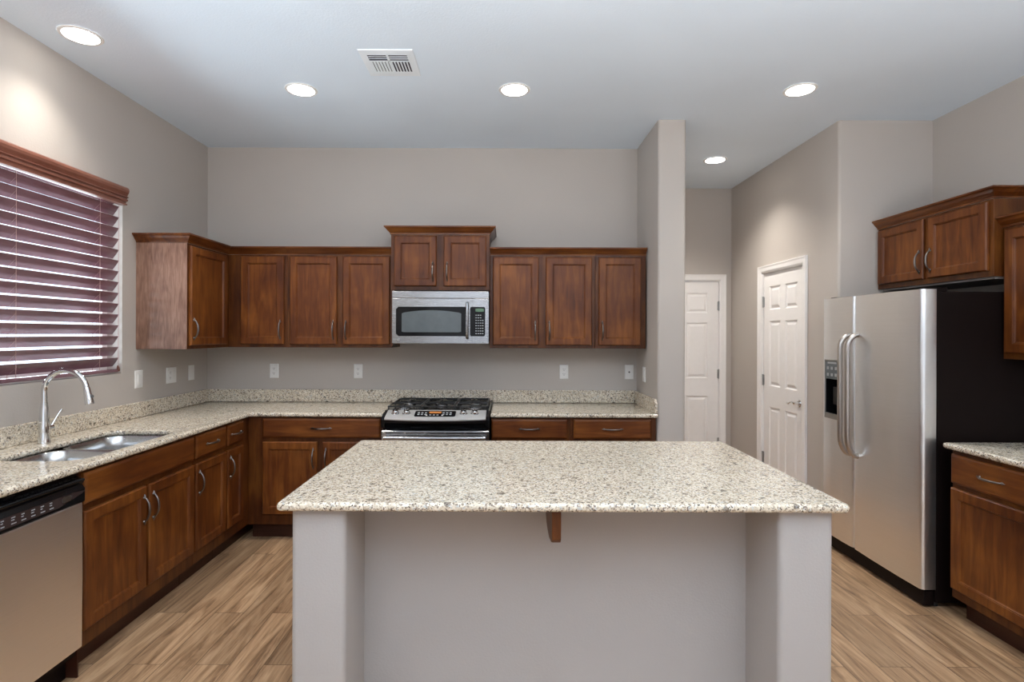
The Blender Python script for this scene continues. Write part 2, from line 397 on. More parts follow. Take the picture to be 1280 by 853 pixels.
# pantry walls (corridor right side, return beside the refrigerator)
PY0, PY1 = 4.35, 5.02
bm = bmesh.new()
prism(bm, rounded([(XD, YF), (XR, YF), (XR, YF + .12), (XD + .12, YF + .12), (XD + .12, PY0 - .02), (XD, PY0 - .02)], [.02, 0, 0, 0, 0, 0]), 0, ZC)
box(bm, XD, XD + .12, PY1 + .02, YE, 0, ZC); box(bm, XD, XD + .12, PY0 - .02, PY1 + .02, DH + .02, ZC)
struct('wall_pantry', bm, M['wall'], smooth=True)
struct('wall_right', BX(XR, XR + .15, YR, YE, 0, ZC), M['wall'])
bm = bmesh.new()
box(bm, XL - .15, -1.9, YR - .15, YR, 0, ZC); box(bm, 2.5, XR + .15, YR - .15, YR, 0, ZC); box(bm, -1.9, 2.5, YR - .15, YR, 2.5, ZC)
struct('wall_rear', bm, M['wall'])
w2 = bpy.data.objects.new('rear_light_opening', None); COL.objects.link(w2); w2['kind'] = 'structure'; w2.location = (0, 0, 0)  # unseen opening in the rear wall, put in to let light enter
bm = bmesh.new()
for x in (-1.9, -0.45, 1.0, 2.44): box(bm, x, x + .06, YR - .11, YR - .03, 0, 2.5)
box(bm, -1.84, 2.44, YR - .11, YR - .03, 2.44, 2.5); box(bm, -1.84, 2.44, YR - .11, YR - .03, 0, .06)
link('window_frame', bm, M['white_trim'], w2)
# sink window
w1 = bpy.data.objects.new('window_1', None); COL.objects.link(w1); w1['kind'] = 'structure'
bm = bmesh.new(); a, b = XL - .135, XL - .095
for y in (WY0, 2.6, WY1 - .045): box(bm, a, b, y, y + .045, WZ0, WZ1)
for y, ye in ((WY0 + .045, 2.6), (2.645, WY1 - .045)): box(bm, a, b, y, ye, WZ0, WZ0 + .045); box(bm, a, b, y, ye, WZ1 - .045, WZ1)
link('window_frame', bm, M['white_trim'], w1)
link('window_glass', BX(XL - .117, XL - .113, WY0 + .02, WY1 - .02, WZ0 + .02, WZ1 - .02), M['glass'], w1)
# baseboards of the corridor
for n, a in (('baseboard_end', (FIN1, DX0 - .07, YE - .014, YE - .001, 0, .09)), ('baseboard_corridor', (XD - .014, XD - .001, YF + .02, PY0 - .07, 0, .09)),
             ('baseboard_pantry', (XD - .014, XD - .001, PY1 + .07, YE - .016, 0, .09)), ('baseboard_fin', (FIN1 + .001, FIN1 + .014, YF + .02, YE - .016, 0, .09))):
    struct(n, BX(*a), M['white_trim'], bevel=.003)

# ------------------------------------------------------------------ six panel doors
def panel_door(name, origin, rz, w, flip_hinge, hinge_z, handle=None):
    r = bpy.data.objects.new(name, None); COL.objects.link(r); r['kind'] = 'structure'
    r.location = origin; r.rotation_euler = (0, 0, rz)
    st = .112 if w > .7 else .10; mu = .092 if w > .7 else .085
    pw = (w - 2 * st - mu) / 2
    xs = [0, st, st + pw, st + pw + mu, w - st, w]; zs = [0.01, .22, .835, 1.02, 1.60, 1.70, 1.91, DH]
    bm = bmesh.new(); y = .012
    for i in range(5):
        for j in range(7):
            x0, x1, z0, z1 = xs[i], xs[i + 1], zs[j], zs[j + 1]
            if i in (1, 3) and j in (1, 3, 5):
                rings_xz(bm, x0, x1, z0, z1, [(0, 0), (.010, -.009), (.020, -.009), (.040, -.001)], y)
            else:
                rings_xz(bm, x0, x1, z0, z1, [(0, 0)], y)
    bmesh.ops.remove_doubles(bm, verts=bm.verts, dist=1e-5)
    bd = bmesh.new()
    x0, x1, z0, z1 = 0, w, .01, DH
    v = [bm.verts.new(p) for p in ((0, y, z0), (w, y, z0), (w, y, z1), (0, y, z1), (0, y + .035, z0), (w, y + .035, z0), (w, y + .035, z1), (0, y + .035, z1))]
    for f in ((4, 5, 6, 7), (0, 1, 5, 4), (1, 2, 6, 5), (2, 3, 7, 6), (3, 0, 4, 7)): bm.faces.new([v[i] for i in f])
    bd.free()
    slab = link('door_slab', bm, M['white_trim'], r)
    bm = bmesh.new()   # jamb + casing with a stepped profile
    for x0, x1 in ((-.018, -.003), (w + .003, w + .018)): box(bm, x0, x1, -.002, .115, 0, DH + .018)
    box(bm, -.018, w + .018, -.002, .115, DH + .003, DH + .018)
    link('jamb', bm, M['white_trim'], r)
    bm = bmesh.new(); cw = .062
    prof = [(0.0, .008), (.012, .013), (.040, .015), (.052, .019), (.060, .019), (cw, .012)]
    pr = [(0, 0)] + prof + [(cw, 0)]
    prev = None
    for (px, pz, ox, oz) in ((-.010, 0, -1, 0), (-.010, DH + .010, -1, 1), (w + .010, DH + .010, 1, 1), (w + .010, 0, 1, 0)):
        ring = [bm.verts.new((px + ox * o, -t, pz + oz * o)) for o, t in pr]
        if prev:
            n = len(ring)
            for k in range(n): bm.faces.new((prev[k], prev[(k + 1) % n], ring[(k + 1) % n], ring[k]))
        else: bm.faces.new(ring)
        prev = ring
    bm.faces.new(prev[::-1])
    link('casing', bm, M['white_trim'], r)
    hx = -.002 if flip_hinge else w + .002
    for z in hinge_z:
        bm = bmesh.new(); lathe(bm, [(0, -.05), (.0075, -.05), (.0075, .05), (0, .05)], (hx, .004, z), seg=10); box(bm, hx - .014, hx + .014, .008, .0115, z - .045, z + .045)
        link('hinge', bm, M['hinge'], r)
    if handle:
        bm = bmesh.new(); hx_, hz, d = handle
        lathe(bm, [(0, 0), (.031, 0), (.031, .004), (.026, .010), (.012, .013), (.010, .045), (0, .047)], (hx_, y, hz), (0, -1, 0))
        pts = [(hx_ + d * t * .115, y - .045 - .006 * math.sin(t * PI), hz + .010 * math.sin(t * 2 * PI)) for t in [k / 10 for k in range(11)]]
        tube(bm, pts, [.011, .0095, .008, .0075, .007, .0072, .008, .0085, .008, .006, .003], 10)
        link('lever_handle', bm, M['chrome'], slab, smooth=True)
    return r
panel_door('door_1', (DX0, YE, 0), 0, DX1 - DX0, False, (1.775, 1.065, .35))
panel_door('door_2', (XD, PY1, 0), -PI / 2, PY1 - PY0, True, (1.775, 1.065, .36), (PY1 - PY0 - .065, .922, -1))

# ------------------------------------------------------------------ cabinets
DOOR = [(0, 0), (0, .013), (.002, .016), (.006, .020), (.049, .020), (.0505, .0165), (.054, .0165), (.057, .0105), (.061, .0085)]
DRAW = [(0, 0), (0, .012), (.004, .016), (.012, .020)]
def add_pull(T, parent, x, z, vertical, y=-.020, L=.060):
    bm = bmesh.new()
    def P(u, o, s=0): return (x + s, y - o, z + u) if vertical else (x + u, y - o, z + s)
    pts, rad = [], []
    for k in range(13):
        t = -1 + 2 * k / 12
        pts.append(P(t * L, .008 + .022 * (1 - abs(t) ** 2.4))); rad.append(.0042 + .0022 * (1 - t * t))
    tube(bm, pts, rad, 8)
    for s in (-1, 1):
        c = P(s * L, 0); lathe(bm, [(0, 0), (.0075, 0), (.0075, .003), (.0045, .006), (.0045, .010), (0, .012)], c, (0, -1, 0), 10)
        e = P(s * (L + .004), .006); f = P(s * (L + .018), .003)
        tube(bm, [e, P(s * (L + .011), .005), f], [.0055, .0038, .0012], 8)
    return T.lpart('pull_handle', bm, M['pull'], parent, smooth=True, autosmooth=50)
def cabinet(name, label, loc, rz, w, d, z0, z1, fronts, group=None, toe=False, side=None, under=False, cat='cabinet', body_x=None, hollow=False):
    T = Thing(name, label, cat, (loc[0], loc[1], z0), rz, group)
    zb = .115 if toe else 0.0; H = z1 - z0; bx = body_x or (0, w)
    if hollow:      # open top carcass: face frame, sides, bottom and back
        bm = bmesh.new(); a, b = bx[0] + .0006, bx[1] - .0006
        box(bm, a, b, 0, .019, zb, H); box(bm, a, a + .016, .019, d - .008, zb + .018, H); box(bm, b - .016, b, .019, d - .008, zb + .018, H)
        box(bm, a, b, .019, d - .008, zb, zb + .018); box(bm, a, b, d - .008, d, zb, H)
        T.lpart('body', bm, M['wood_body'])
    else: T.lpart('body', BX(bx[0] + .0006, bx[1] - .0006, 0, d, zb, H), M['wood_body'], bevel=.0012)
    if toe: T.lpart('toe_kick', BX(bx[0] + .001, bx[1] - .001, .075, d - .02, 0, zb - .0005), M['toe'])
    for f in fronts:
        kind, x0, x1, a, b = f[:5]; a -= z0; b -= z0
        bm = bmesh.new()
        rings_xz(bm, x0, x1, a, b, DOOR if kind == 'door' else DRAW, -.0005)
        o = T.lpart('door' if kind == 'door' else ('drawer_front' if kind == 'drawer' else 'false_front'), bm, M['wood_v'] if kind == 'door' else M['wood_h'])
        if kind == 'door' and f[5]:
            hx = x0 + .026 if f[5] == 'L' else x1 - .026
            hz = a + .11 if f[6] == 'low' else b - .115
            add_pull(T, o, hx, hz, True)
        if kind == 'drawer': add_pull(T, o, (x0 + x1) / 2, (a + b) / 2, False)
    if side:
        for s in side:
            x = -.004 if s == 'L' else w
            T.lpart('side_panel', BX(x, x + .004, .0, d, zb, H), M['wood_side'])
    return T
CROWN = [(0, 0), (.006, 0), (.008, .010), (.013, .014), (.016, .018), (.026, .028), (.036, .042), (.041, .046), (.046, .048), (.046, .058), (0, .058)]
def crown(T, path, z, i0, i1, side, m='wood_crown'):
    """sweep the crown profile along world polyline path between points i0..i1, mitred; side=+1: outward is right of travel"""
    bm = bmesh.new(); prev = None; n = len(path)
    for i in range(i0, i1 + 1):
        P = Vector(path[i])
        ns = []
        if i > 0: t = (P - Vector(path[i - 1])).normalized(); ns.append(Vector((t.y, -t.x)) * side)
        if i < n - 1: t = (Vector(path[i + 1]) - P).normalized(); ns.append(Vector((t.y, -t.x)) * side)
        mv = ns[0] if len(ns) == 1 else (ns[0] + ns[1]) / (1 + ns[0].dot(ns[1]))
        ring = [bm.verts.new((P.x + mv.x * o, P.y + mv.y * o, z + h)) for o, h in CROWN]
        if prev:
            k = len(ring)
            for j in range(k): bm.faces.new((prev[j], prev[(j + 1) % k], ring[(j + 1) % k], ring[j]))
        else: bm.faces.new(ring)
        prev = ring
    bm.faces.new(prev[::-1])
    return T.part('crown', bm, M[m])

ZU0, ZU1 = 1.368, 2.072
XU, YU = -2.10, 4.17
pathL = [(XL + .001, 3.63), (XU, 3.63), (XU, YU), (-1.648, YU), (-.8525, YU)]
GU = 'upper wall cabinets'
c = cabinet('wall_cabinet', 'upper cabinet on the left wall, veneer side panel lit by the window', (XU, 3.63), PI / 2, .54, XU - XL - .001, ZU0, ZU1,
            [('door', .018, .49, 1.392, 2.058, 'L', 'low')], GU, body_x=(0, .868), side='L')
crown(c, pathL, ZU1 + .0005, 0, 2, 1)
c = cabinet('wall_cabinet', 'single door upper cabinet in the corner, first on the back wall', (XU + .002, YU), 0, .45, YB - YU - .001, ZU0, ZU1,
            [('door', .100, .428, 1.392, 2.058, 'R', 'low')], GU)
crown(c, pathL, ZU1 + .0005, 2, 3, 1)
c = cabinet('wall_cabinet', 'two door upper cabinet on the back wall directly left of the microwave', (-1.648, YU), 0, .795, YB - YU - .001, ZU0, ZU1,
            [('door', .023, .380, 1.392, 2.058, 'R', 'low'), ('door', .424, .782, 1.392, 2.058, 'L', 'low')], GU)
crown(c, pathL, ZU1 + .0005, 3, 4, 1)
pathR = [(-.109, YU), (.692, YU), (FIN0 - .012, YU)]
c = cabinet('wall_cabinet', 'two door upper cabinet on the back wall directly right of the microwave', (-.109, YU), 0, .801, YB - YU - .001, ZU0, ZU1,
            [('door', .024, .371, 1.392, 2.058, 'R', 'low'), ('door', .426, .775, 1.392, 2.058, 'L', 'low')], GU)
crown(c, pathR, ZU1 + .0005, 0, 1, 1)
c = cabinet('wall_cabinet', 'single door upper cabinet at the right end, against the wall pillar', (.693, YU), 0, .385, YB - YU - .001, ZU0, ZU1,
            [('door', .026, .345, 1.392, 2.058, 'L', 'low')], GU)
crown(c, pathR, ZU1 + .0005, 1, 2, 1)
# over the microwave (taller position, stands proud)
YM = 4.12
c = cabinet('wall_cabinet', 'short raised two door cabinet above the microwave', (-.8515, YM), 0, .7415, YB - YM - .001, 1.803, 2.222,
            [('door', .026, .343, 1.832, 2.208, 'R', 'low'), ('door', .398, .716, 1.832, 2.208, 'L', 'low')], GU)
crown(c, [(-.8515, YB - .001), (-.8515, YM), (-.110, YM), (-.110, YB - .001)], 2.2225, 0, 3, 1)
# over the refrigerator
XFR, YFC = 2.65, 3.884
c = cabinet('wall_cabinet', 'short two door cabinet mounted above the refrigerator', (XFR, YFC), -PI / 2, .918, XR - XFR - .001, 1.80, 2.222,
            [('door', .020, .437, 1.832, 2.208, 'R', 'low'), ('door', .475, .892, 1.832, 2.208, 'L', 'low')], GU)
crown(c, [(XFR, YFC), (XFR, 2.966), (XR - .001, 2.966)], 2.2225, 0, 2, 1)
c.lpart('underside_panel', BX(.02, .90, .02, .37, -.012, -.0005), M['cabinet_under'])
# right wall upper
XRU = 2.70
c = cabinet('wall_cabinet', 'upper cabinet on the right wall cut off by the right frame edge', (XRU, 2.962), -PI / 2, .46, XR - XRU - .001, 1.352, 2.060,
            [('door', .022, .44, 1.385, 2.045, 'R', 'low')], GU)
crown(c, [(XR - .001, 2.962), (XRU, 2.962), (XRU, 2.502)], 2.0605, 0, 2, 1)

# ---- base cabinets
ZT = .883
GB = 'base cabinets'
XB, YBF = -1.82, 3.90          # front planes
dl = XB - XL - .001
c = cabinet('base_cabinet', 'wide sink base cabinet with two doors, beside the dishwasher', (XB, 2.350), PI / 2, .855, dl, 0, ZT,
            [('false', .010, .845, .735, .872), ('door', .010, .420, .190, .705, 'R', 'high'), ('door', .440, .845, .190, .705, 'L', 'high')], GB, toe=True, hollow=True)
c = cabinet('base_cabinet', 'narrow left base cabinet with one drawer and door, right after sink base', (XB, 3.2055), PI / 2, .367, dl, 0, ZT,
            [('drawer', .012, .358, .735, .872), ('door', .012, .358, .190, .705, 'L', 'high')], GB, toe=True)
c = cabinet('base_cabinet', 'narrowest left base cabinet, tucked into the inner corner', (XB, 3.573), PI / 2, .30, dl, 0, ZT,
            [('drawer', .012, .225, .735, .872), ('door', .012, .225, .190, .705, 'L', 'high')], GB, toe=True, body_x=(0, .925))
c = cabinet('base_cabinet', 'two door base cabinet with wide drawer, left of the range', (XB + .002, YBF), 0, .955, YB - YBF - .001, 0, ZT,
            [('drawer', .108, .945, .735, .872), ('door', .108, .496, .190, .705, 'R', 'high'), ('door', .534, .945, .190, .705, 'L', 'high')], GB, toe=True)
c = cabinet('base_cabinet', 'base cabinet with one drawer immediately right of the range', (-.0895, YBF), 0, .560, YB - YBF - .001, 0, ZT,
            [('drawer', .003, .540, .735, .872), ('door', .003, .540, .190, .705, 'R', 'high')], GB, toe=True)
c = cabinet('base_cabinet', 'base cabinet with one drawer against the wall pillar', (.471, YBF), 0, .612, YB - YBF - .001, 0, ZT,
            [('drawer', .025, .575, .735, .872), ('door', .025, .575, .190, .705, 'L', 'high')], GB, toe=True)
XBR = 2.345
c = cabinet('base_cabinet', 'base cabinet with drawer and door beside the refrigerator side', (XBR, 2.862), -PI / 2, .495, XR - XBR - .001, 0, ZT,
            [('drawer', .008, .487, .712, .862), ('door', .008, .487, .165, .688, 'R', 'high')], GB, toe=True)

# ------------------------------------------------------------------ countertops
def slab_mesh(name, outer, zt, th, holes=(), bv=.012):
    cu = bpy.data.curves.new(name, 'CURVE'); cu.dimensions = '2D'; cu.fill_mode = 'BOTH'
    cu.bevel_depth = bv; cu.bevel_resolution = 4; cu.extrude = th / 2 - bv; cu.offset = -bv
    for pts in (outer, *holes):
        s = cu.splines.new('POLY'); s.points.add(len(pts) - 1)
        for p, q in zip(s.points, pts): p.co = (q[0], q[1], 0, 1)
        s.use_cyclic_u = True
    o = bpy.data.objects.new('tmp_curve', cu); COL.objects.link(o)
    bpy.context.view_layer.update()
    me = bpy.data.meshes.new_from_object(o.evaluated_get(bpy.context.evaluated_depsgraph_get()))
    bpy.data.objects.remove(o); bpy.data.curves.remove(cu)
    me.transform(Matrix.Translation((0, 0, zt - th / 2)))
    bm = bmesh.new(); bm.from_mesh(me); bpy.data.meshes.remove(me)
    bmesh.ops.remove_doubles(bm, verts=bm.verts, dist=1e-5)
    return bm
TH, ZTOP = .030, .914
XCE, YCE = -1.790, 3.870
SX0, SX1, SY0, SY1 = -2.262, -1.868, 2.405, 3.165
T = Thing('countertop', 'L shaped speckled granite worktop under the window with sink cutout', 'countertop', (XL, YB, ZTOP - TH), 0, 'granite countertops')
outer = rounded([(XL + .001, 1.72), (XCE, 1.72), (XCE, YCE), (-.859, YCE), (-.859, YB - .001), (XL + .001, YB - .001)], [0, .02, .015, .004, 0, 0])
T.part('slab', slab_mesh('slab', outer, ZTOP, TH, [rrect(SX0, SX1, SY0, SY1, .10, 8)]), M['granite'], smooth=True, autosmooth=50)
bm = BX(XL + .001, XL + .021, 1.72, YB - .001, ZTOP + .0003, 1.016); box(bm, XL + .0215, -.859, YB - .021, YB - .001, ZTOP + .0003, 1.016)
T.part('backsplash', bm, M['granite'], bevel=.004)
T = Thing('countertop', 'granite worktop right of the range ending at the wall pillar', 'countertop', (-.094, YB, ZTOP - TH), 0, 'granite countertops')
outer = rounded([(-.0935, YCE), (FIN0 - .001, YCE), (FIN0 - .001, YB - .001), (-.0935, YB - .001)], [.004, .004, 0, 0])
T.part('slab', slab_mesh('slab', outer, ZTOP, TH), M['granite'], smooth=True, autosmooth=50)
bm = BX(-.0935, FIN0 - .0215, YB - .021, YB - .001, ZTOP + .0003, 1.016)
prism(bm, [(YCE + .005, ZTOP + .0003), (YB - .001, ZTOP + .0003), (YB - .001, 1.016), (YCE + .04, 1.016), (YCE + .005, .985)], FIN0 - .021, FIN0 - .001, 'yz')
T.part('backsplash', bm, M['granite'], bevel=.004)
single('backsplash_strip', 'low granite backsplash strip on the wall right behind the range', 'backsplash', BX(-.8585, -.094, YB - .021, YB - .001, .93, 1.016), M['granite'], (-.857, YB, .93), bevel=.004)
T = Thing('countertop', 'granite worktop on the right wall beside the refrigerator', 'countertop', (XR, 2.88, ZTOP - TH), 0, 'granite countertops')
XC3 = 2.315
outer = rounded([(XC3, 2.362), (XR - .001, 2.362), (XR - .001, 2.895), (XC3, 2.895)], [0, 0, 0, .012])
T.part('slab', slab_mesh('slab', outer, ZTOP, TH), M['granite'], smooth=True, autosmooth=50)
T.part('backsplash', BX(XR - .021, XR - .001, 2.362, 2.895, ZTOP + .0003, 1.016), M['granite'], bevel=.004)

# ------------------------------------------------------------------ island
IX0, IX1, IY0, IY1 = -.758, 1.157, 1.818, 2.90
T = Thing('island_countertop', 'large speckled cream granite slab covering the centre island', 'countertop', (.2, 2.35, ZTOP - TH), 0, 'granite countertops')
outer = rounded([(IX0, IY0), (IX1, IY0), (IX1, IY1), (IX0, IY1)], [.018, .018, .018, .018])
T.part('slab', slab_mesh('slab', outer, ZTOP, TH, bv=.013), M['granite'], smooth=True, autosmooth=50)
T = Thing('kitchen_island', 'painted island base with two wall posts and recessed knee space', 'island', (.2, 2.35, 0))
YP, YI, PW = 1.852, 2.108, .185
X0, X1 = -.718, 1.118
pts = [(X0, YP), (X0 + PW, YP), (X0 + PW, YI), (X1 - PW, YI), (X1 - PW, YP), (X1, YP), (X1, 2.30), (X0, 2.30)]
bm = bmesh.new(); prism(bm, rounded(pts, [.02, .02, 0, 0, .02, .02, 0, 0]), 0, ZT + .0005)
T.part('half_wall', bm, M['island_wall_shaded'], smooth=True)
bm = bmesh.new(); box(bm, X0 + .02, X1 - .02, 2.3005, 2.86, .115, ZT); 
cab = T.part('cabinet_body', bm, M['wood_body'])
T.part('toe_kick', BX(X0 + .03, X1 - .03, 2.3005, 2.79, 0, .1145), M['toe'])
nb = 4; ww = (X1 - X0 - .04) / nb
for i in range(nb):
    xa = -(X1 - .02) + i * ww
    bm = bmesh.new(); rings_xz(bm, xa + .015, xa + ww - .015, .16, .705, DOOR); bm.transform(Matrix.Translation((0, 2.8605, 0)) @ Matrix.Rotation(PI, 4, 'Z'))
    T.part('door', bm, M['wood_v'])
    bm = bmesh.new(); rings_xz(bm, xa + .015, xa + ww - .015, .735, .870, DRAW); bm.transform(Matrix.Translation((0, 2.8605, 0)) @ Matrix.Rotation(PI, 4, 'Z'))
    T.part('drawer_front', bm, M['wood_h'])
bm = bmesh.new()
prism(bm, [(YI - .001, ZT), (1.835, ZT), (1.835, .788), (1.848, .775), (1.88, .764), (1.95, .752), (2.02, .754), (2.07, .765), (YI - .001, .79)], .163, .194, 'yz')
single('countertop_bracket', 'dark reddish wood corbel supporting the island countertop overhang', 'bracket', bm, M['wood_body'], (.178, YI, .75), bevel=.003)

# ------------------------------------------------------------------ sink + faucet
T = Thing('kitchen_sink', 'double bowl stainless undermount sink below the window', 'sink', ((SX0 + SX1) / 2, (SY0 + SY1) / 2, ZTOP - TH))
ym = (SY0 + SY1) / 2 - .015
zf = ZTOP - TH - .0008
for y0, y1 in ((SY0 - .004, ym - .012), (ym + .012, SY1 + .004)):
    x0, x1 = SX0 - .004, SX1 + .004; bm = bmesh.new(); lp = []
    for ins, z, rr in ((-.018, zf, .10), (0, zf, .09), (.004, zf - .004, .088), (.010, zf - .06, .08), (.016, zf - .14, .075), (.030, zf - .172, .06), (.06, zf - .182, .04), (.13, zf - .186, .02)):
        if ins < 0: rr_ = rrect(x0 + ins, x1 - ins, y0 - (.018 if y0 < SY0 else 0) + (0 if y0 < SY0 else -.0115), y1 + (.018 if y1 > SY1 else .0115), rr, 8)
        else: rr_ = rrect(x0 + ins, x1 - ins, y0 + ins, y1 - ins, rr, 8)
        lp.append([(a, b, z) for a, b in rr_])
    loft(bm, lp, cap1=True)
    o = T.part('bowl', bm, M['steel_sink'], smooth=True, autosmooth=60)
    s = o.modifiers.new('solid', 'SOLIDIFY'); s.thickness = .0008; s.offset = -1
    bm = bmesh.new(); lathe(bm, [(.043, .0), (.043, .003), (.036, .004), (.032, .001), (.012, -.001), (.012, .006), (0, .007)], ((x0 + x1) / 2, (y0 + y1) / 2, zf - .1855))
    T.part('drain', bm, M['chrome'], smooth=True)
FX, FY = -2.335, 2.785
T = Thing('faucet', 'tall chrome gooseneck pull down faucet behind the sink', 'faucet', (FX, FY, ZTOP))
z = ZTOP + .0004
bm = bmesh.new(); lathe(bm, [(0, 0), (.028, 0), (.028, .006), (.0255, .012), (.0245, .06), (.0225, .12), (.018, .18), (.0155, .195), (.0155, .205), (0, .206)], (FX, FY, z), seg=28)
T.part('body', bm, M['chrome'], smooth=True)
pts = [(FX, FY, z + .20), (FX, FY, z + .235), (FX, FY, z + .262)]; ra = .108
for k in range(1, 31):
    t = PI - R(171) * k / 30
    pts.append((FX + ra + ra * math.cos(t), FY, z + .262 + ra * math.sin(t)))
bm = bmesh.new(); tube(bm, pts, [.0135] * len(pts), 16)
T.part('neck', bm, M['chrome'], smooth=True)
e = Vector(pts[-1]); d = (e - Vector(pts[-2])).normalized()
bm = bmesh.new(); lathe(bm, [(0, -.004), (.0145, -.004), (.0155, .004), (.0165, .022), (.0190, .055), (.0208, .078), (.0198, .083), (.015, .083), (.013, .080), (0, .08)], e, d, 24)
hd = T.part('spray_head', bm, M['chrome'], smooth=True)
bc = e + d * .045 + Vector((.018, 0, .004)); bm = bmesh.new(); lathe(bm, [(0, -.003), (.008, -.003), (.009, .003), (.006, .006), (0, .007)], bc, (1, 0, .35), 12)
T.part('spray_button', bm, M['dark_plastic'], hd, smooth=True)
bm = bmesh.new(); hz = z + .075
lathe(bm, [(0, .018), (.012, .018), (.013, .026), (.0125, .050), (.009, .054), (0, .055)], (FX, FY, hz), (0, 1, 0), 16)
tube(bm, [(FX, FY + .045, hz + .005), (FX + .004, FY + .058, hz + .03), (FX + .008, FY + .078, hz + .062), (FX + .012, FY + .095, hz + .085)], [.007, .0055, .005, .0045], 10)
T.part('lever', bm, M['chrome'], smooth=True)

# ------------------------------------------------------------------ window blind
T = Thing('window_blind', 'mahogany brown horizontal slat blind with moulded valance over the window', 'blind', (XL, (WY0 + WY1) / 2, WZ0))
BY0, BY1 = WY0 + .015, 3.478
bx_ = XL - .030
bm = bmesh.new(); pitch = .0685; n = 0; zz = 1.290
while zz < 2.33:
    h, w_ = .0272, .0195     # half height, half run of a 64 mm slat tilted with its room edge up
    ux, uz = w_ / math.hypot(w_, h), h / math.hypot(w_, h)
    nx, nz_ = uz * .0016, -ux * .0016
    P = []
    for s in (-1, -.5, 0, .5, 1):
        cv = .0022 * (1 - s * s)
        P.append((bx_ + w_ * s + cv * uz, zz + h * s - cv * ux))
    poly = [(x + nx, q + nz_) for x, q in P] + [(x - nx, q - nz_) for x, q in P[::-1]]
    prism(bm, [(a, b) for a, b in poly], BY0, BY1, 'xz'); n += 1; zz += pitch
T.part('slats', bm, M['blind'], smooth=True, autosmooth=30)
T.part('bottom_rail', BX(bx_ - .026, bx_ + .026, BY0, BY1 - .004, 1.226, 1.247), M['blind'], bevel=.005)
T.part('head_rail', BX(bx_ - .027, bx_ + .027, BY0, BY1, 2.345, 2.358), M['blind'], bevel=.002)
prof = [(XL + .001, 2.284), (XL + .042, 2.284), (XL + .043, 2.292), (XL + .033, 2.296), (XL + .035, 2.306), (XL + .046, 2.310), (XL + .047, 2.320), (XL + .040, 2.324), (XL + .041, 2.329), (XL + .051, 2.332),
        (XL + .051, 2.336), (XL + .042, 2.340), (XL + .046, 2.350), (XL + .053, 2.362), (XL + .056, 2.376), (XL + .053, 2.388), (XL + .044, 2.396), (XL + .030, 2.399), (XL + .001, 2.399)]
bm = bmesh.new(); prism(bm, prof, WY0 - .02, 3.480, 'xz'); T.part('valance', bm, M['valance'])
for y in (3.315, 2.745, 2.20):
    bm = bmesh.new()
    for dx in (-.022, .022): tube(bm, [(bx_ + dx, y, 1.235), (bx_ + dx, y, 2.30)], .0011, 6)
    z2 = 1.290
    while z2 < 2.33: tube(bm, [(bx_ - .021, y + .004, z2 - .03), (bx_ + .021, y + .004, z2 + .012)], .0006, 4); z2 += pitch
    T.part('ladder_cord', bm, M['cord'])
bm = bmesh.new(); tube(bm, [(XL - .006, 3.468, 1.27), (XL - .006, 3.468, 2.29)], .0010, 6); tube(bm, [(XL - .006, 3.474, 1.262), (XL - .006, 3.474, 2.29)], .0010, 6)
pc = T.part('pull_cord', bm, M['cord'])
for y, zt in ((3.467, 1.27), (3.476, 1.262)):
    bm = bmesh.new(); lathe(bm, [(0, 0), (.0035, -.002), (.0065, -.018), (.007, -.026), (.004, -.031), (0, -.031)], (XL - .006, y, zt), seg=10); T.part('tassel', bm, M['tassel'], pc, smooth=True)

# ------------------------------------------------------------------ dishwasher
DY0, DY1, DXF = 1.745, 2.340, -1.792
T = Thing('dishwasher', 'stainless dishwasher with black control strip under the left worktop', 'dishwasher', (XL + .3, (DY0 + DY1) / 2, 0))
T.part('tub_body', BX(XL + .03, DXF - .032, DY0 + .004, DY1, .10, .878), M['black_case'])
bm = bmesh.new(); prism(bm, [(DXF - .030, .138), (DXF - .004, .138), (DXF, .142), (DXF + .002, .45), (DXF, .752), (DXF - .004, .756), (DXF - .030, .756)], DY0, DY1 - .006, 'xz')
T.part('door_panel', bm, M['steel_washer'], bevel=.003)
bm = bmesh.new(); prism(bm, [(DXF - .030, .757), (DXF + .004, .757), (DXF + .008, .762), (DXF + .008, .815), (DXF - .004, .832), (DXF + .006, .846), (DXF + .008, .853), (DXF + .003, .857), (DXF - .016, .859), (DXF - .030, .866)], DY0, DY1 - .003, 'xz')
cp = T.part('control_panel', bm, M['black_gloss'], bevel=.0015)
bm = bmesh.new(); prism(bm, [(1.76, .772), (2.20, .772), (2.32, .797), (2.335, .806), (2.27, .813), (1.76, .813)], DXF + .0082, DXF + .0092, 'yz')
T.part('control_strip', bm, M['panel_dark'], cp)
rnd = random.Random(4)
for i in range(10):
    y = 1.775 + i * .042
    for z_, w_ in ((.780, .022), (.793, .014), (.802, .018)):
        T.part('button_mark', BX(DXF + .0093, DXF + .0097, y, y + w_ * rnd.uniform(.6, 1), z_, z_ + .004), M['button'], cp)
bm = bmesh.new(); prism(bm, rrect(2.215, 2.262, .785, .808, .008), DXF + .0093, DXF + .0105, 'yz')
T.part('badge', bm, M['hinge'], cp)
T.part('toe_panel', BX(DXF - .09, DXF - .075, DY0 + .004, DY1, 0, .0995), M['black_case'])
T.part('latch', BX(DXF - .030, DXF - .012, 1.98, 2.03, .867, .876), M['black_gloss'], bevel=.002)
struct('trim_1', BX(XL + .3, XB, DY1 + .003, 2.3495, .0, ZT), M['toe'])

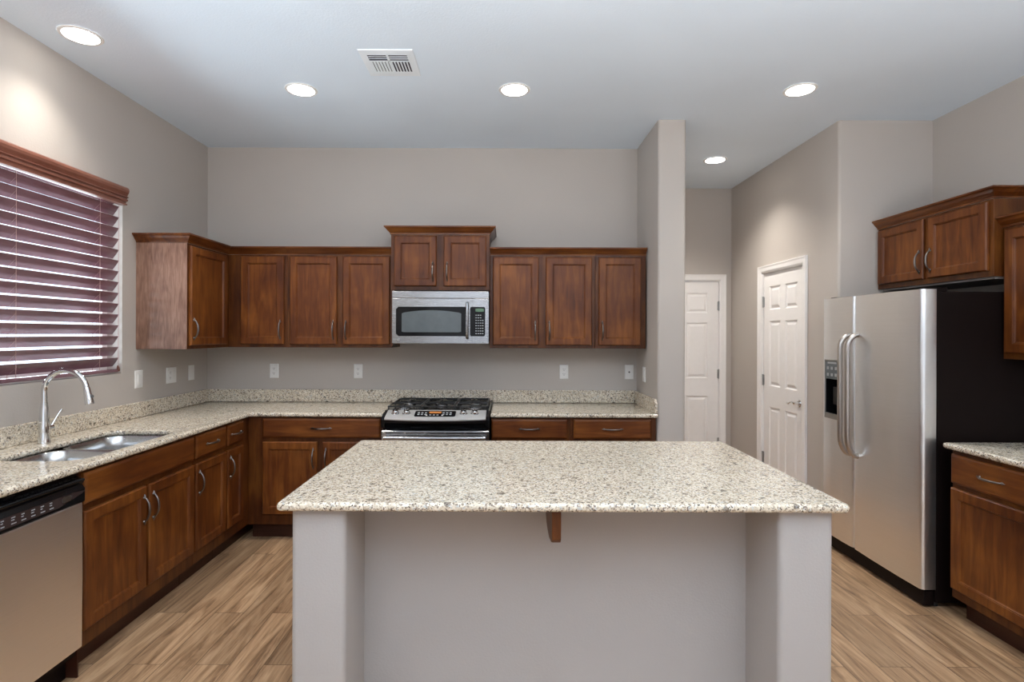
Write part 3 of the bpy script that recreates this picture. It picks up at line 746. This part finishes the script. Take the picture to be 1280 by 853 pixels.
# ------------------------------------------------------------------ range
RX0, RX1 = -.8555, -.0965
xm = (RX0 + RX1) / 2
T = Thing('gas_range', 'stainless slide-in gas range with black cast iron grates', 'range', (xm, 4.15, 0))
T.part('body', BX(RX0 + .002, RX1 - .002, 3.872, 4.46, .03, .904), M['black_case'])
bm = bmesh.new(); prism(bm, rounded([(RX0 + .001, 3.935), (RX1 - .001, 3.935), (RX1 - .001, 4.474), (RX0 + .001, 4.474)], [.004, .004, .01, .01]), .9155, .924); box(bm, RX0 + .02, RX1 - .02, 3.95, 4.45, .9045, .9155)
T.part('cooktop', bm, M['black_gloss'], bevel=.002)
bm = bmesh.new(); sl = [(3.936, .9045), (3.936, .926), (3.93, .928), (3.803, .892), (3.795, .886), (3.797, .878), (3.87, .878), (3.87, .9045)]
# bowed front: several x slices
loops = []
for k in range(13):
    x = RX0 + .028 + (RX1 - RX0 - .056) * k / 12; bow = .014 * (1 - ((k - 6) / 6) ** 2)
    loops.append([(x, y - (bow if y < 3.81 else 0), z_ - (bow * .45 if y < 3.81 else 0)) for y, z_ in sl])
loft(bm, loops, True, True); T.part('control_panel', bm, M['silver'], smooth=True, autosmooth=25)
for xx in ((RX0 + .002, RX0 + .0275), (RX1 - .0275, RX1 - .002)):
    bm = bmesh.new(); prism(bm, [(3.936, .9045), (3.936, .922), (3.83, .898), (3.80, .876), (3.815, .82), (3.87, .82), (3.87, .9045)], xx[0], xx[1], 'yz'); T.part('end_cap', bm, M['black_gloss'], bevel=.003)
bm = bmesh.new(); loops = []
for k in range(13):
    x = RX0 + .028 + (RX1 - RX0 - .056) * k / 12; bow = .014 * (1 - ((k - 6) / 6) ** 2)
    loops.append([(x, y - (bow if y < 3.82 else 0), z_ - (bow * .45 if z_ > .87 else 0)) for y, z_ in [(3.871, .877), (3.800, .877), (3.806, .855), (3.835, .826), (3.845, .806), (3.871, .806)]])
loft(bm, loops, True, True); T.part('fascia', bm, M['black_gloss'], smooth=True, autosmooth=25)
nrm = Vector((0, -.272, .962)).normalized()
def on_panel(x, y): return Vector((x, y, .892 + (y - 3.803) * (.036 / .127)))
for x in (-.765, -.687, -.284, -.205):
    c_ = on_panel(x, 3.872); bm = bmesh.new()
    lathe(bm, [(.028, 0), (.028, .003), (.0235, .005), (.022, .019), (.019, .023), (0, .024)], c_ + nrm * .0005, nrm, 20)
    kb = T.part('knob', bm, M['chrome'], smooth=True)
    bm = bmesh.new(); box(bm, -.003, .003, -.017, .017, 0, .010); bm.transform(Matrix.Translation(c_ + nrm * .0225) @ nrm.to_track_quat('Z', 'Y').to_matrix().to_4x4())
    T.part('knob_grip', bm, M['chrome'], kb, bevel=.001)
def on_slab(name, x0, x1, y0, y1, h, th, mat, parent=None, r=.004):
    bm = bmesh.new(); loops = []
    for hh in (h, h + th): loops.append([tuple(on_panel(a, b) + nrm * hh) for a, b in rrect(x0, x1, y0, y1, r, 3)])
    loft(bm, loops, True, True); return T.part(name, bm, M[mat], parent)
dp = on_slab('display_panel', -.627, -.339, 3.822, 3.912, .0005, .0015, 'black_gloss', r=.012)
on_slab('clock_display', -.527, -.442, 3.872, 3.900, .0022, .0005, 'amber', dp)
for x in (-.600, -.575, -.550, -.425, -.400, -.375):
    for y in (3.845, 3.872): on_slab('button', x - .008, x + .008, y, y + .014, .0022, .0007, 'button', dp, .003)
for x in (-.515, -.490, -.465): on_slab('button', x - .008, x + .008, 3.838, 3.850, .0022, .0007, 'button', dp, .003)
for x in (-.541, -.431): 
    bm = bmesh.new(); lathe(bm, [(.007, 0), (.007, .002), (0, .0025)], on_panel(x, 3.838) + nrm * .0022, nrm, 12); T.part('round_button', bm, M['white_plastic'], dp)
bm = bmesh.new(); prism(bm, [(3.871, .200), (3.812, .200), (3.806, .21), (3.804, .50), (3.806, .795), (3.814, .803), (3.871, .803)], RX0 + .006, RX1 - .006, 'yz')
dr = T.part('oven_door', bm, M['steel_x'], bevel=.002)
bm = bmesh.new()
for k in range(5):
    x = RX0 + .035 + k * .140; box(bm, x, x + .128, 3.8035, 3.8075, .782, .789)
T.part('vent_slots', bm, M['dark_void'], dr)
bm = bmesh.new(); prism(bm, rrect(RX0 + .13, RX1 - .13, .36, .62, .03), 3.8015, 3.8035, 'xz'); T.part('oven_window', bm, M['black_gloss'], dr)
bm = bmesh.new(); tube(bm, [(RX0 + .03 + .70 * k / 12, 3.765 - .010 * math.sin(PI * k / 12), .758) for k in range(13)], .0125, 14)
for x in (RX0 + .05, RX1 - .05): tube(bm, [(x, 3.806, .758), (x, 3.768, .758)], .009, 10)
T.part('oven_handle', bm, M['steel_x'], dr, smooth=True)
bm = bmesh.new(); prism(bm, [(3.871, .035), (3.815, .035), (3.808, .045), (3.808, .185), (3.815, .195), (3.871, .195)], RX0 + .006, RX1 - .006, 'yz'); T.part('warming_drawer', bm, M['steel_x'], bevel=.002)
for x in (RX0 + .05, RX1 - .05):
    for y in (3.93, 4.40):
        bm = bmesh.new(); lathe(bm, [(0, 0), (.018, 0), (.018, .029), (0, .029)], (x, y, 0), seg=12); T.part('foot', bm, M['black_matte'])
for (x, y, r_) in ((-.735, 4.06, .045), (-.735, 4.34, .038), (xm, 4.20, .050), (-.217, 4.06, .040), (-.217, 4.34, .045)):
    bm = bmesh.new(); lathe(bm, [(0, 0), (r_ * 1.35, 0), (r_ * 1.3, .004), (r_ * .95, .008), (r_ * .95, .013), (0, .013)], (x, y, .9245), seg=24); bn = T.part('burner', bm, M['steel_x'], smooth=True)
    bm = bmesh.new(); lathe(bm, [(0, 0), (r_, 0), (r_, .005), (r_ * .8, .008), (0, .009)], (x, y, .9378), seg=24); T.part('burner_cap', bm, M['black_matte'], bn, smooth=True)
gw = (RX1 - RX0 - .03) / 3
for i in range(3):
    x0 = RX0 + .015 + i * gw + .003; x1 = x0 + gw - .006; y0, y1 = 3.955, 4.455; b = .005; zt = .957; bm = bmesh.new()
    for x in (x0, x1 - 2 * b): box(bm, x, x + 2 * b, y0, y1, zt - .012, zt - .003)
    for y in (y0, (y0 + y1) / 2 - b, y1 - 2 * b): box(bm, x0 + 2 * b, x1 - 2 * b, y, y + 2 * b, zt - .012, zt - .003)
    for cx, cy in ((((x0 + x1) / 2), y0 + .125), (((x0 + x1) / 2), y1 - .125)):
        for (ax, ay) in ((1, 0), (-1, 0), (0, 1), (0, -1)):
            p0 = (cx + ax * .025, cy + ay * .025, zt); p1 = (cx + ax * ((x1 - x0) / 2 - .008), cy + ay * .118, zt - .003)
            tube(bm, [p0, ((p0[0] + p1[0]) / 2, (p0[1] + p1[1]) / 2, zt + .002), p1], [.004, .006, .005], 6)
    for x in (x0 + b, x1 - b):
        for y in (y0 + b, y1 - b, (y0 + y1) / 2): tube(bm, [(x, y, .9245), (x, y, zt - .004)], .005, 6)
    T.part('grate', bm, M['black_matte'])

# ------------------------------------------------------------------ microwave
MX0, MX1, MZ0, MZ1, MF = -.832, -.1145, 1.403, 1.792, 4.062
T = Thing('microwave', 'stainless over-the-range microwave with black glass door window', 'microwave', ((MX0 + MX1) / 2, 4.28, MZ0))
T.part('body', BX(MX0 + .004, MX1 - .004, MF + .045, YB - .002, MZ0 + .012, MZ1 - .001), M['black_case'], bevel=.003)
def front(x0, x1, z0, z1, bulge=.012, n=12, base=.0):
    """bowed front panel"""
    bm = bmesh.new(); loops = []
    for k in range(n + 1):
        x = x0 + (x1 - x0) * k / n; u = (x - MX0) / (MX1 - MX0) * 2 - 1; y = MF - base - bulge * (1 - u * u) + bulge
        loops.append([(x, MF + .044, z0), (x, y + .002, z0), (x, y, z0 + .003), (x, y, z1 - .003), (x, y + .002, z1), (x, MF + .044, z1)])
    loft(bm, loops, True, True); return bm
T.part('vent_grille', front(MX0, MX1, 1.739, MZ1), M['steel_x'], smooth=True, autosmooth=25)
XS = -.2375
dr = T.part('door', front(MX0, XS - .001, MZ0, 1.7375), M['steel_x'], smooth=True, autosmooth=25)
T.part('control_frame', front(XS + .001, MX1, MZ0, 1.7375), M['steel_x'], smooth=True, autosmooth=25)
def mfront(name, poly, h0, h1, mat, parent=None):
    """poly in x,z laid on the bowed front"""
    bm = bmesh.new(); loops = []
    for h in (h0, h1):
        lp = []
        for x, z_ in poly:
            u = (x - MX0) / (MX1 - MX0) * 2 - 1; lp.append((x, MF - .012 * (1 - u * u) + .012 - h, z_))
        loops.append(lp)
    loft(bm, loops, True, True); return T.part(name, bm, M[mat], parent)
def dense(poly, n=6):
    out = []
    for i, p in enumerate(poly):
        q = poly[(i + 1) % len(poly)]
        for k in range(n): out.append((p[0] + (q[0] - p[0]) * k / n, p[1] + (q[1] - p[1]) * k / n))
    return out
def strips(name, x0, x1, z0, z1, r, h0, h1, mat, parent=None, arch=0.0, n=20):
    """rounded rectangle on the bowed front built as columns so that it follows the bow"""
    bm = bmesh.new(); loops = []
    for k in range(n + 1):
        t = k / n; x = x0 + (x1 - x0) * t
        dx = min(x - x0, x1 - x); cr = 0 if dx >= r else r - math.sqrt(max(0, r * r - (r - dx) ** 2))
        a = arch * (1 - (2 * t - 1) ** 2)
        u = (x - MX0) / (MX1 - MX0) * 2 - 1; y = MF + .012 * u * u
        loops.append([(x, y - h0, z0 + cr), (x, y - h1, z0 + cr), (x, y - h1, z1 - cr + a), (x, y - h0, z1 - cr + a)])
    loft(bm, loops, True, True); return T.part(name, bm, M[mat], parent)
wb = strips('window_bezel', -.803, -.264, 1.458, 1.676, .018, -.003, .0015, 'black_gloss', dr, n=30)
strips('window_screen', -.760, -.318, 1.487, 1.630, .004, .0016, .0022, 'glass_grey', dr, arch=.020, n=24)
kp = strips('keypad', -.252, -.140, 1.458, 1.676, .012, .0005, .0018, 'black_gloss')
strips('display', -.212, -.150, 1.640, 1.664, .002, .002, .0026, 'display', kp, n=3)
for j in range(8):
    for i in range(4):
        if j in (0, 1) and i == 3: continue
        x = -.213 + i * .0163; z_ = 1.618 - j * .0195
        strips('key', x, x + .0115, z_ - .007, z_, .002, .002, .0026, 'button', kp, n=3)
bm = bmesh.new(); xh = -.272; tube(bm, [(xh, MF + .004, 1.445), (xh, MF - .028, 1.455), (xh, MF - .036, 1.49), (xh, MF - .038, 1.57), (xh, MF - .036, 1.65), (xh, MF - .028, 1.695), (xh, MF + .004, 1.706)], .0115, 14)
T.part('door_handle', bm, M['steel_x'], dr, smooth=True)
bm = bmesh.new(); lathe(bm, [(.010, 0), (.010, .0015), (.007, .002), (.006, .0012), (0, .0012)], (-.783, MF + .0075, 1.432), (0, -1, 0), 18); T.part('badge', bm, M['hinge'], dr)
T.part('underside_vent', BX(MX0 + .02, MX1 - .02, MF + .06, YB - .06, MZ0 + .004, MZ0 + .0115), M['black_matte'])
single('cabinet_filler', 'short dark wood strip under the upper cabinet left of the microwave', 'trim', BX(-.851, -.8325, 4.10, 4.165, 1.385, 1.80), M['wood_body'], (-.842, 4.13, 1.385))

# ------------------------------------------------------------------ refrigerator
FXF, FY0, FY1 = 2.25, 2.953, 3.868
FYS = 3.526
T = Thing('refrigerator', 'stainless side by side refrigerator with black sides and door dispenser', 'refrigerator', (2.64, 3.41, 0))
T.part('case', BX(2.335, 3.0, FY0 + .008, FY1 - .006, .03, 1.715), M['black_case'], bevel=.004)
def fdoor(y0, y1):
    pts = rounded([(2.333, y0), (2.333, y1), (FXF + .004, y1), (FXF - .002, (y0 + y1) / 2 + (y1 - y0) * .2), (FXF - .002, (y0 + y1) / 2 - (y1 - y0) * .2), (FXF + .004, y0)], [.004, .004, .012, .3, .3, .022])
    bm = bmesh.new(); prism(bm, pts, .105, 1.728); return bm
fr = T.part('fridge_door', fdoor(FY0, FYS - .004), M['steel'], smooth=True, autosmooth=40)
fz = T.part('freezer_door', fdoor(FYS + .004, FY1), M['steel'], smooth=True, autosmooth=40)
EY0, EY1, EZ0, EZ1 = 3.658, 3.832, .905, 1.308
cut = link('tmp_cut', BX(FXF - .05, FXF + .060, EY0 + .012, EY1 - .012, EZ0 + .03, 1.175), M['steel'], T.r, M_=T.I)
b_ = fz.modifiers.new('cut', 'BOOLEAN'); b_.object = cut; b_.solver = 'EXACT'
bpy.context.view_layer.update()
me = bpy.data.meshes.new_from_object(fz.evaluated_get(bpy.context.evaluated_depsgraph_get())); fz.modifiers.clear(); fz.data = me; bpy.data.objects.remove(cut)
bm = bmesh.new()
xf = FXF - .010
box(bm, xf, FXF + .001, EY0, EY0 + .012, EZ0, EZ1); box(bm, xf, FXF + .001, EY1 - .012, EY1, EZ0, EZ1)
box(bm, xf, FXF + .001, EY0 + .012, EY1 - .012, EZ1 - .010, EZ1); box(bm, xf - .006, FXF + .001, EY0 + .012, EY1 - .012, EZ0, EZ0 + .035)
dsp = T.part('dispenser_frame', bm, M['hinge'], fz, bevel=.003)
bm = bmesh.new(); y0, y1, z0, z1, xb = EY0 + .0125, EY1 - .0125, EZ0 + .0355, 1.1745, FXF + .059
box(bm, xb - .004, xb, y0, y1, z0, z1); box(bm, FXF - .004, xb - .004, y0, y0 + .003, z0, z1); box(bm, FXF - .004, xb - .004, y1 - .003, y1, z0, z1); box(bm, FXF - .004, xb - .004, y0 + .003, y1 - .003, z0, z0 + .003)
T.part('dispenser_cavity', bm, M['black_gloss'], fz)
bm = bmesh.new(); box(bm, FXF + .02, FXF + .028, 3.71, 3.78, 1.00, 1.12); T.part('dispenser_paddle', bm, M['black_matte'], fz, bevel=.004)
T.part('dispenser_panel', BX(xf + .001, FXF + .001, EY0 + .0125, EY1 - .0125, 1.176, EZ1 - .0105), M['glass_grey'], fz)
bm = bmesh.new()
for i in range(3):
    for j in range(2): box(bm, xf, xf + .0009, EY0 + .030 + i * .045, EY0 + .052 + i * .045, 1.195 + j * .045, 1.215 + j * .045)
box(bm, xf, xf + .0009, EY0 + .035, EY1 - .04, 1.28, 1.292)
T.part('dispenser_buttons', bm, M['button'], fz)
for nm, y, par, dy in (('freezer_handle', 3.560, fz, .0), ('fridge_handle', 3.485, fr, .0)):
    pts = []; zt_, zb_ = 1.478, .705; X = FXF - .066
    for k in range(7): t = k / 6 * PI / 2; pts.append((FXF + .002 - (FXF + .002 - X) * math.sin(t), y, zt_ - .085 * (1 - math.cos(t))))
    for k in range(1, 6): pts.append((X, y, zt_ - .085 - (zt_ - zb_ - .21) * k / 6))
    for k in range(7): t = k / 6 * PI / 2; pts.append((X + (FXF + .002 - X) * (1 - math.cos(t)), y, zb_ + .125 * (1 - math.sin(t))))
    bm = bmesh.new(); tube(bm, pts, .0155, 14); T.part(nm, bm, M['handle_steel'], par, smooth=True)
T.part('base_grille', BX(2.275, 2.334, FY0 + .012, FY1 - .008, .012, .095), M['black_case'], bevel=.006)
for y in (FY0 + .05, FY1 - .05): T.part('hinge_cap', BX(2.29, 2.41, y - .025, y + .025, 1.7155, 1.738), M['black_case'], bevel=.004)
for x in (2.36, 2.95):
    for y in (FY0 + .05, FY1 - .05):
        bm = bmesh.new(); lathe(bm, [(0, 0), (.018, 0), (.018, .029), (0, .029)], (x, y, 0), seg=12); T.part('foot', bm, M['black_matte'])

# ------------------------------------------------------------------ outlets and switches
def plate(label, loc, rz, kind, w=.072, h=.117, cat='outlet'):
    T = Thing('outlet_plate' if cat == 'outlet' else 'switch_plate', label, cat, loc, rz, 'white wall plates')
    bm = bmesh.new(); rings_xz(bm, -w / 2, w / 2, -h / 2, h / 2, [(0, 0), (.001, .004), (.004, .006)]); T.lpart('plate', bm, M['white_plastic'])
    for k, cx in zip(kind, [0] if len(kind) == 1 else [-.023, .023]):
        if k == 'r':
            bm = bmesh.new(); rings_xz(bm, cx - .0165, cx + .0165, -.033, .033, [(0, .0055), (.0, .0075), (.002, .009)]); T.lpart('rocker', bm, M['white_plastic'])
        elif k == 'd':
            for s in (-1, 1):
                bm = bmesh.new(); prism(bm, rrect(cx - .017, cx + .017, s * .0195 - .0145, s * .0195 + .0145, .010, 4), -.0085, -.0058, 'xz'); f = T.lpart('receptacle', bm, M['white_plastic'])
                bm = bmesh.new(); box(bm, cx - .008, cx - .0055, -.0089, -.0084, s * .0195, s * .0195 + .008); box(bm, cx + .0055, cx + .008, -.0089, -.0084, s * .0195, s * .0195 + .007)
                box(bm, cx - .0025, cx + .0025, -.0089, -.0084, s * .0195 - .009, s * .0195 - .004); T.lpart('slots', bm, M['dark_plastic'], f)
        elif k == 'c':
            bm = bmesh.new(); lathe(bm, [(0, 0), (.007, 0), (.007, .004), (.0045, .005), (.0045, .011), (0, .011)], (cx, -.0055, 0), (0, -1, 0), 12); T.lpart('coax_jack', bm, M['dark_plastic'])
zo = 1.166
plate('white outlet on the left wall nearest the window', (XL, 3.655, zo), PI / 2, 'r', .078)
plate('wide double white wall plate on the left wall, under the cabinet', (XL, 4.013, zo), PI / 2, 'dr', .118)
plate('white plate on the left wall nearest the back corner', (XL, 4.27, zo), PI / 2, 'r', .075, cat='switch')
plate('white outlet on the back wall closest to the left corner', (-1.885, YB, zo), 0, 'd')
plate('white outlet on the back wall just left of the range', (-1.196, YB, zo), 0, 'd')
plate('white outlet on the back wall between range and pillar', (.493, YB, zo), 0, 'd')
plate('white plate with one round jack at the back wall right end', (1.028, YB, zo), 0, 'c')
plate('white switch plate on the pillar side above the right counter', (FIN0, 4.25, zo), -PI / 2, 'r', .075, cat='switch')

# ------------------------------------------------------------------ recessed lights and the vent
LIGHTS = [(-2.172, 2.806, 'recessed ceiling light nearest the left wall'), (-1.272, 3.424, 'recessed ceiling light between left wall and vent'),
          (.060, 3.414, 'recessed ceiling light in the centre, right of the vent'), (1.832, 3.40, 'recessed ceiling light in front of the corridor, right side'),
          (1.834, 4.776, 'smallest recessed ceiling light, inside the corridor')]
FILL_SPOTS = [(-1.3, .9), (1.8, .9)]  # added spots without fixtures, out of view, as extra fill light
def fixture(x, y, label, power=1.0):
    T = Thing('recessed_light', label, 'ceiling light', (x, y, ZC), 0, 'recessed ceiling lights')
    bm = bmesh.new(); lathe(bm, [(.079, -.001), (.080, -.006), (.094, -.006), (.098, -.001)], (x, y, ZC), seg=32); T.part('trim_ring', bm, M['white_plastic'], smooth=True)
    bm = bmesh.new(); lathe(bm, [(.0795, -.001), (.078, -.007), (.05, -.011), (0, -.013)], (x, y, ZC), seg=32); T.part('lens', bm, M['lens'], smooth=True)
    d = bpy.data.lights.new('bulb', 'SPOT'); d.energy = LAMP_POWER * power; d.color = LAMP_COLOR; d.spot_size = R(122); d.spot_blend = 1.0; d.shadow_soft_size = .07
    o = bpy.data.objects.new('bulb', d); COL.objects.link(o); o.parent = T.r; o.location = (0, 0, -.03)
for x, y, l in LIGHTS: fixture(x, y, l, .75 if x < -2 else (2.0 if y > 4 else 1.0))
for i, (x, y) in enumerate(FILL_SPOTS):
    d = bpy.data.lights.new('added_fill_spot', 'SPOT'); d.energy = LAMP_POWER * 0.6; d.color = LAMP_COLOR; d.spot_size = R(150); d.spot_blend = .9; d.shadow_soft_size = .08
    o = bpy.data.objects.new('added_fill_spot', d); COL.objects.link(o); o.location = (x, y, ZC - .03)
VX0, VX1, VY0, VY1 = -.792, -.494, 2.93, 3.23
T = Thing('ceiling_vent', 'square white air vent register with dark slots in the ceiling', 'vent', ((VX0 + VX1) / 2, (VY0 + VY1) / 2, ZC))
bm = bmesh.new(); ix0, ix1, iy0, iy1 = VX0 + .04, VX1 - .04, VY0 + .05, VY1 - .06
outer_ = [(VX0, VY0), (VX1, VY0), (VX1, VY1), (VX0, VY1)]; inner_ = [(ix0, iy0), (ix1, iy0), (ix1, iy1), (ix0, iy1)]
loft(bm, [[(a, b, ZC - .0005) for a, b in outer_], [(a + (.004 if a == VX0 else -.004), b + (.004 if b == VY0 else -.004), ZC - .006) for a, b in outer_], [(a, b, ZC - .0088) for a, b in inner_], [(a, b, ZC - .0006) for a, b in inner_]])
T.part('frame', bm, M['vent_white'])
T.part('backing', BX(ix0 - .002, ix1 + .002, iy0 - .002, iy1 + .002, ZC - .0066, ZC - .0056), M['dark_blue'])
bm = bmesh.new(); xm_ = (ix0 + ix1) / 2; ys = iy0 + .068
box(bm, xm_ - .006, xm_ + .006, iy0, iy1, ZC - .0085, ZC - .0068); box(bm, ix0, ix1, ys - .006, ys + .006, ZC - .0085, ZC - .0068)
for k in range(2):
    y = iy0 + .016 + k * .021; box(bm, ix0, xm_ - .006, y, y + .005, ZC - .0085, ZC - .0068); box(bm, xm_ + .006, ix1, y, y + .008, ZC - .0085, ZC - .0068)
for s, xa, xb in ((1, ix0, xm_ - .006), (-1, xm_ + .006, ix1)):
    w_ = .34 if s < 0 else .62; n_ = 6; st = (xb - xa) / n_
    for k in range(n_):
        x = xa + st * k
        prism(bm, [(x, ZC - .0085), (x + st * w_, ZC - .0085), (x + st * w_ + .002, ZC - .0068), (x + .002, ZC - .0068)], ys + .006, iy1, 'xz')
T.part('blades', bm, M['vent_white'])
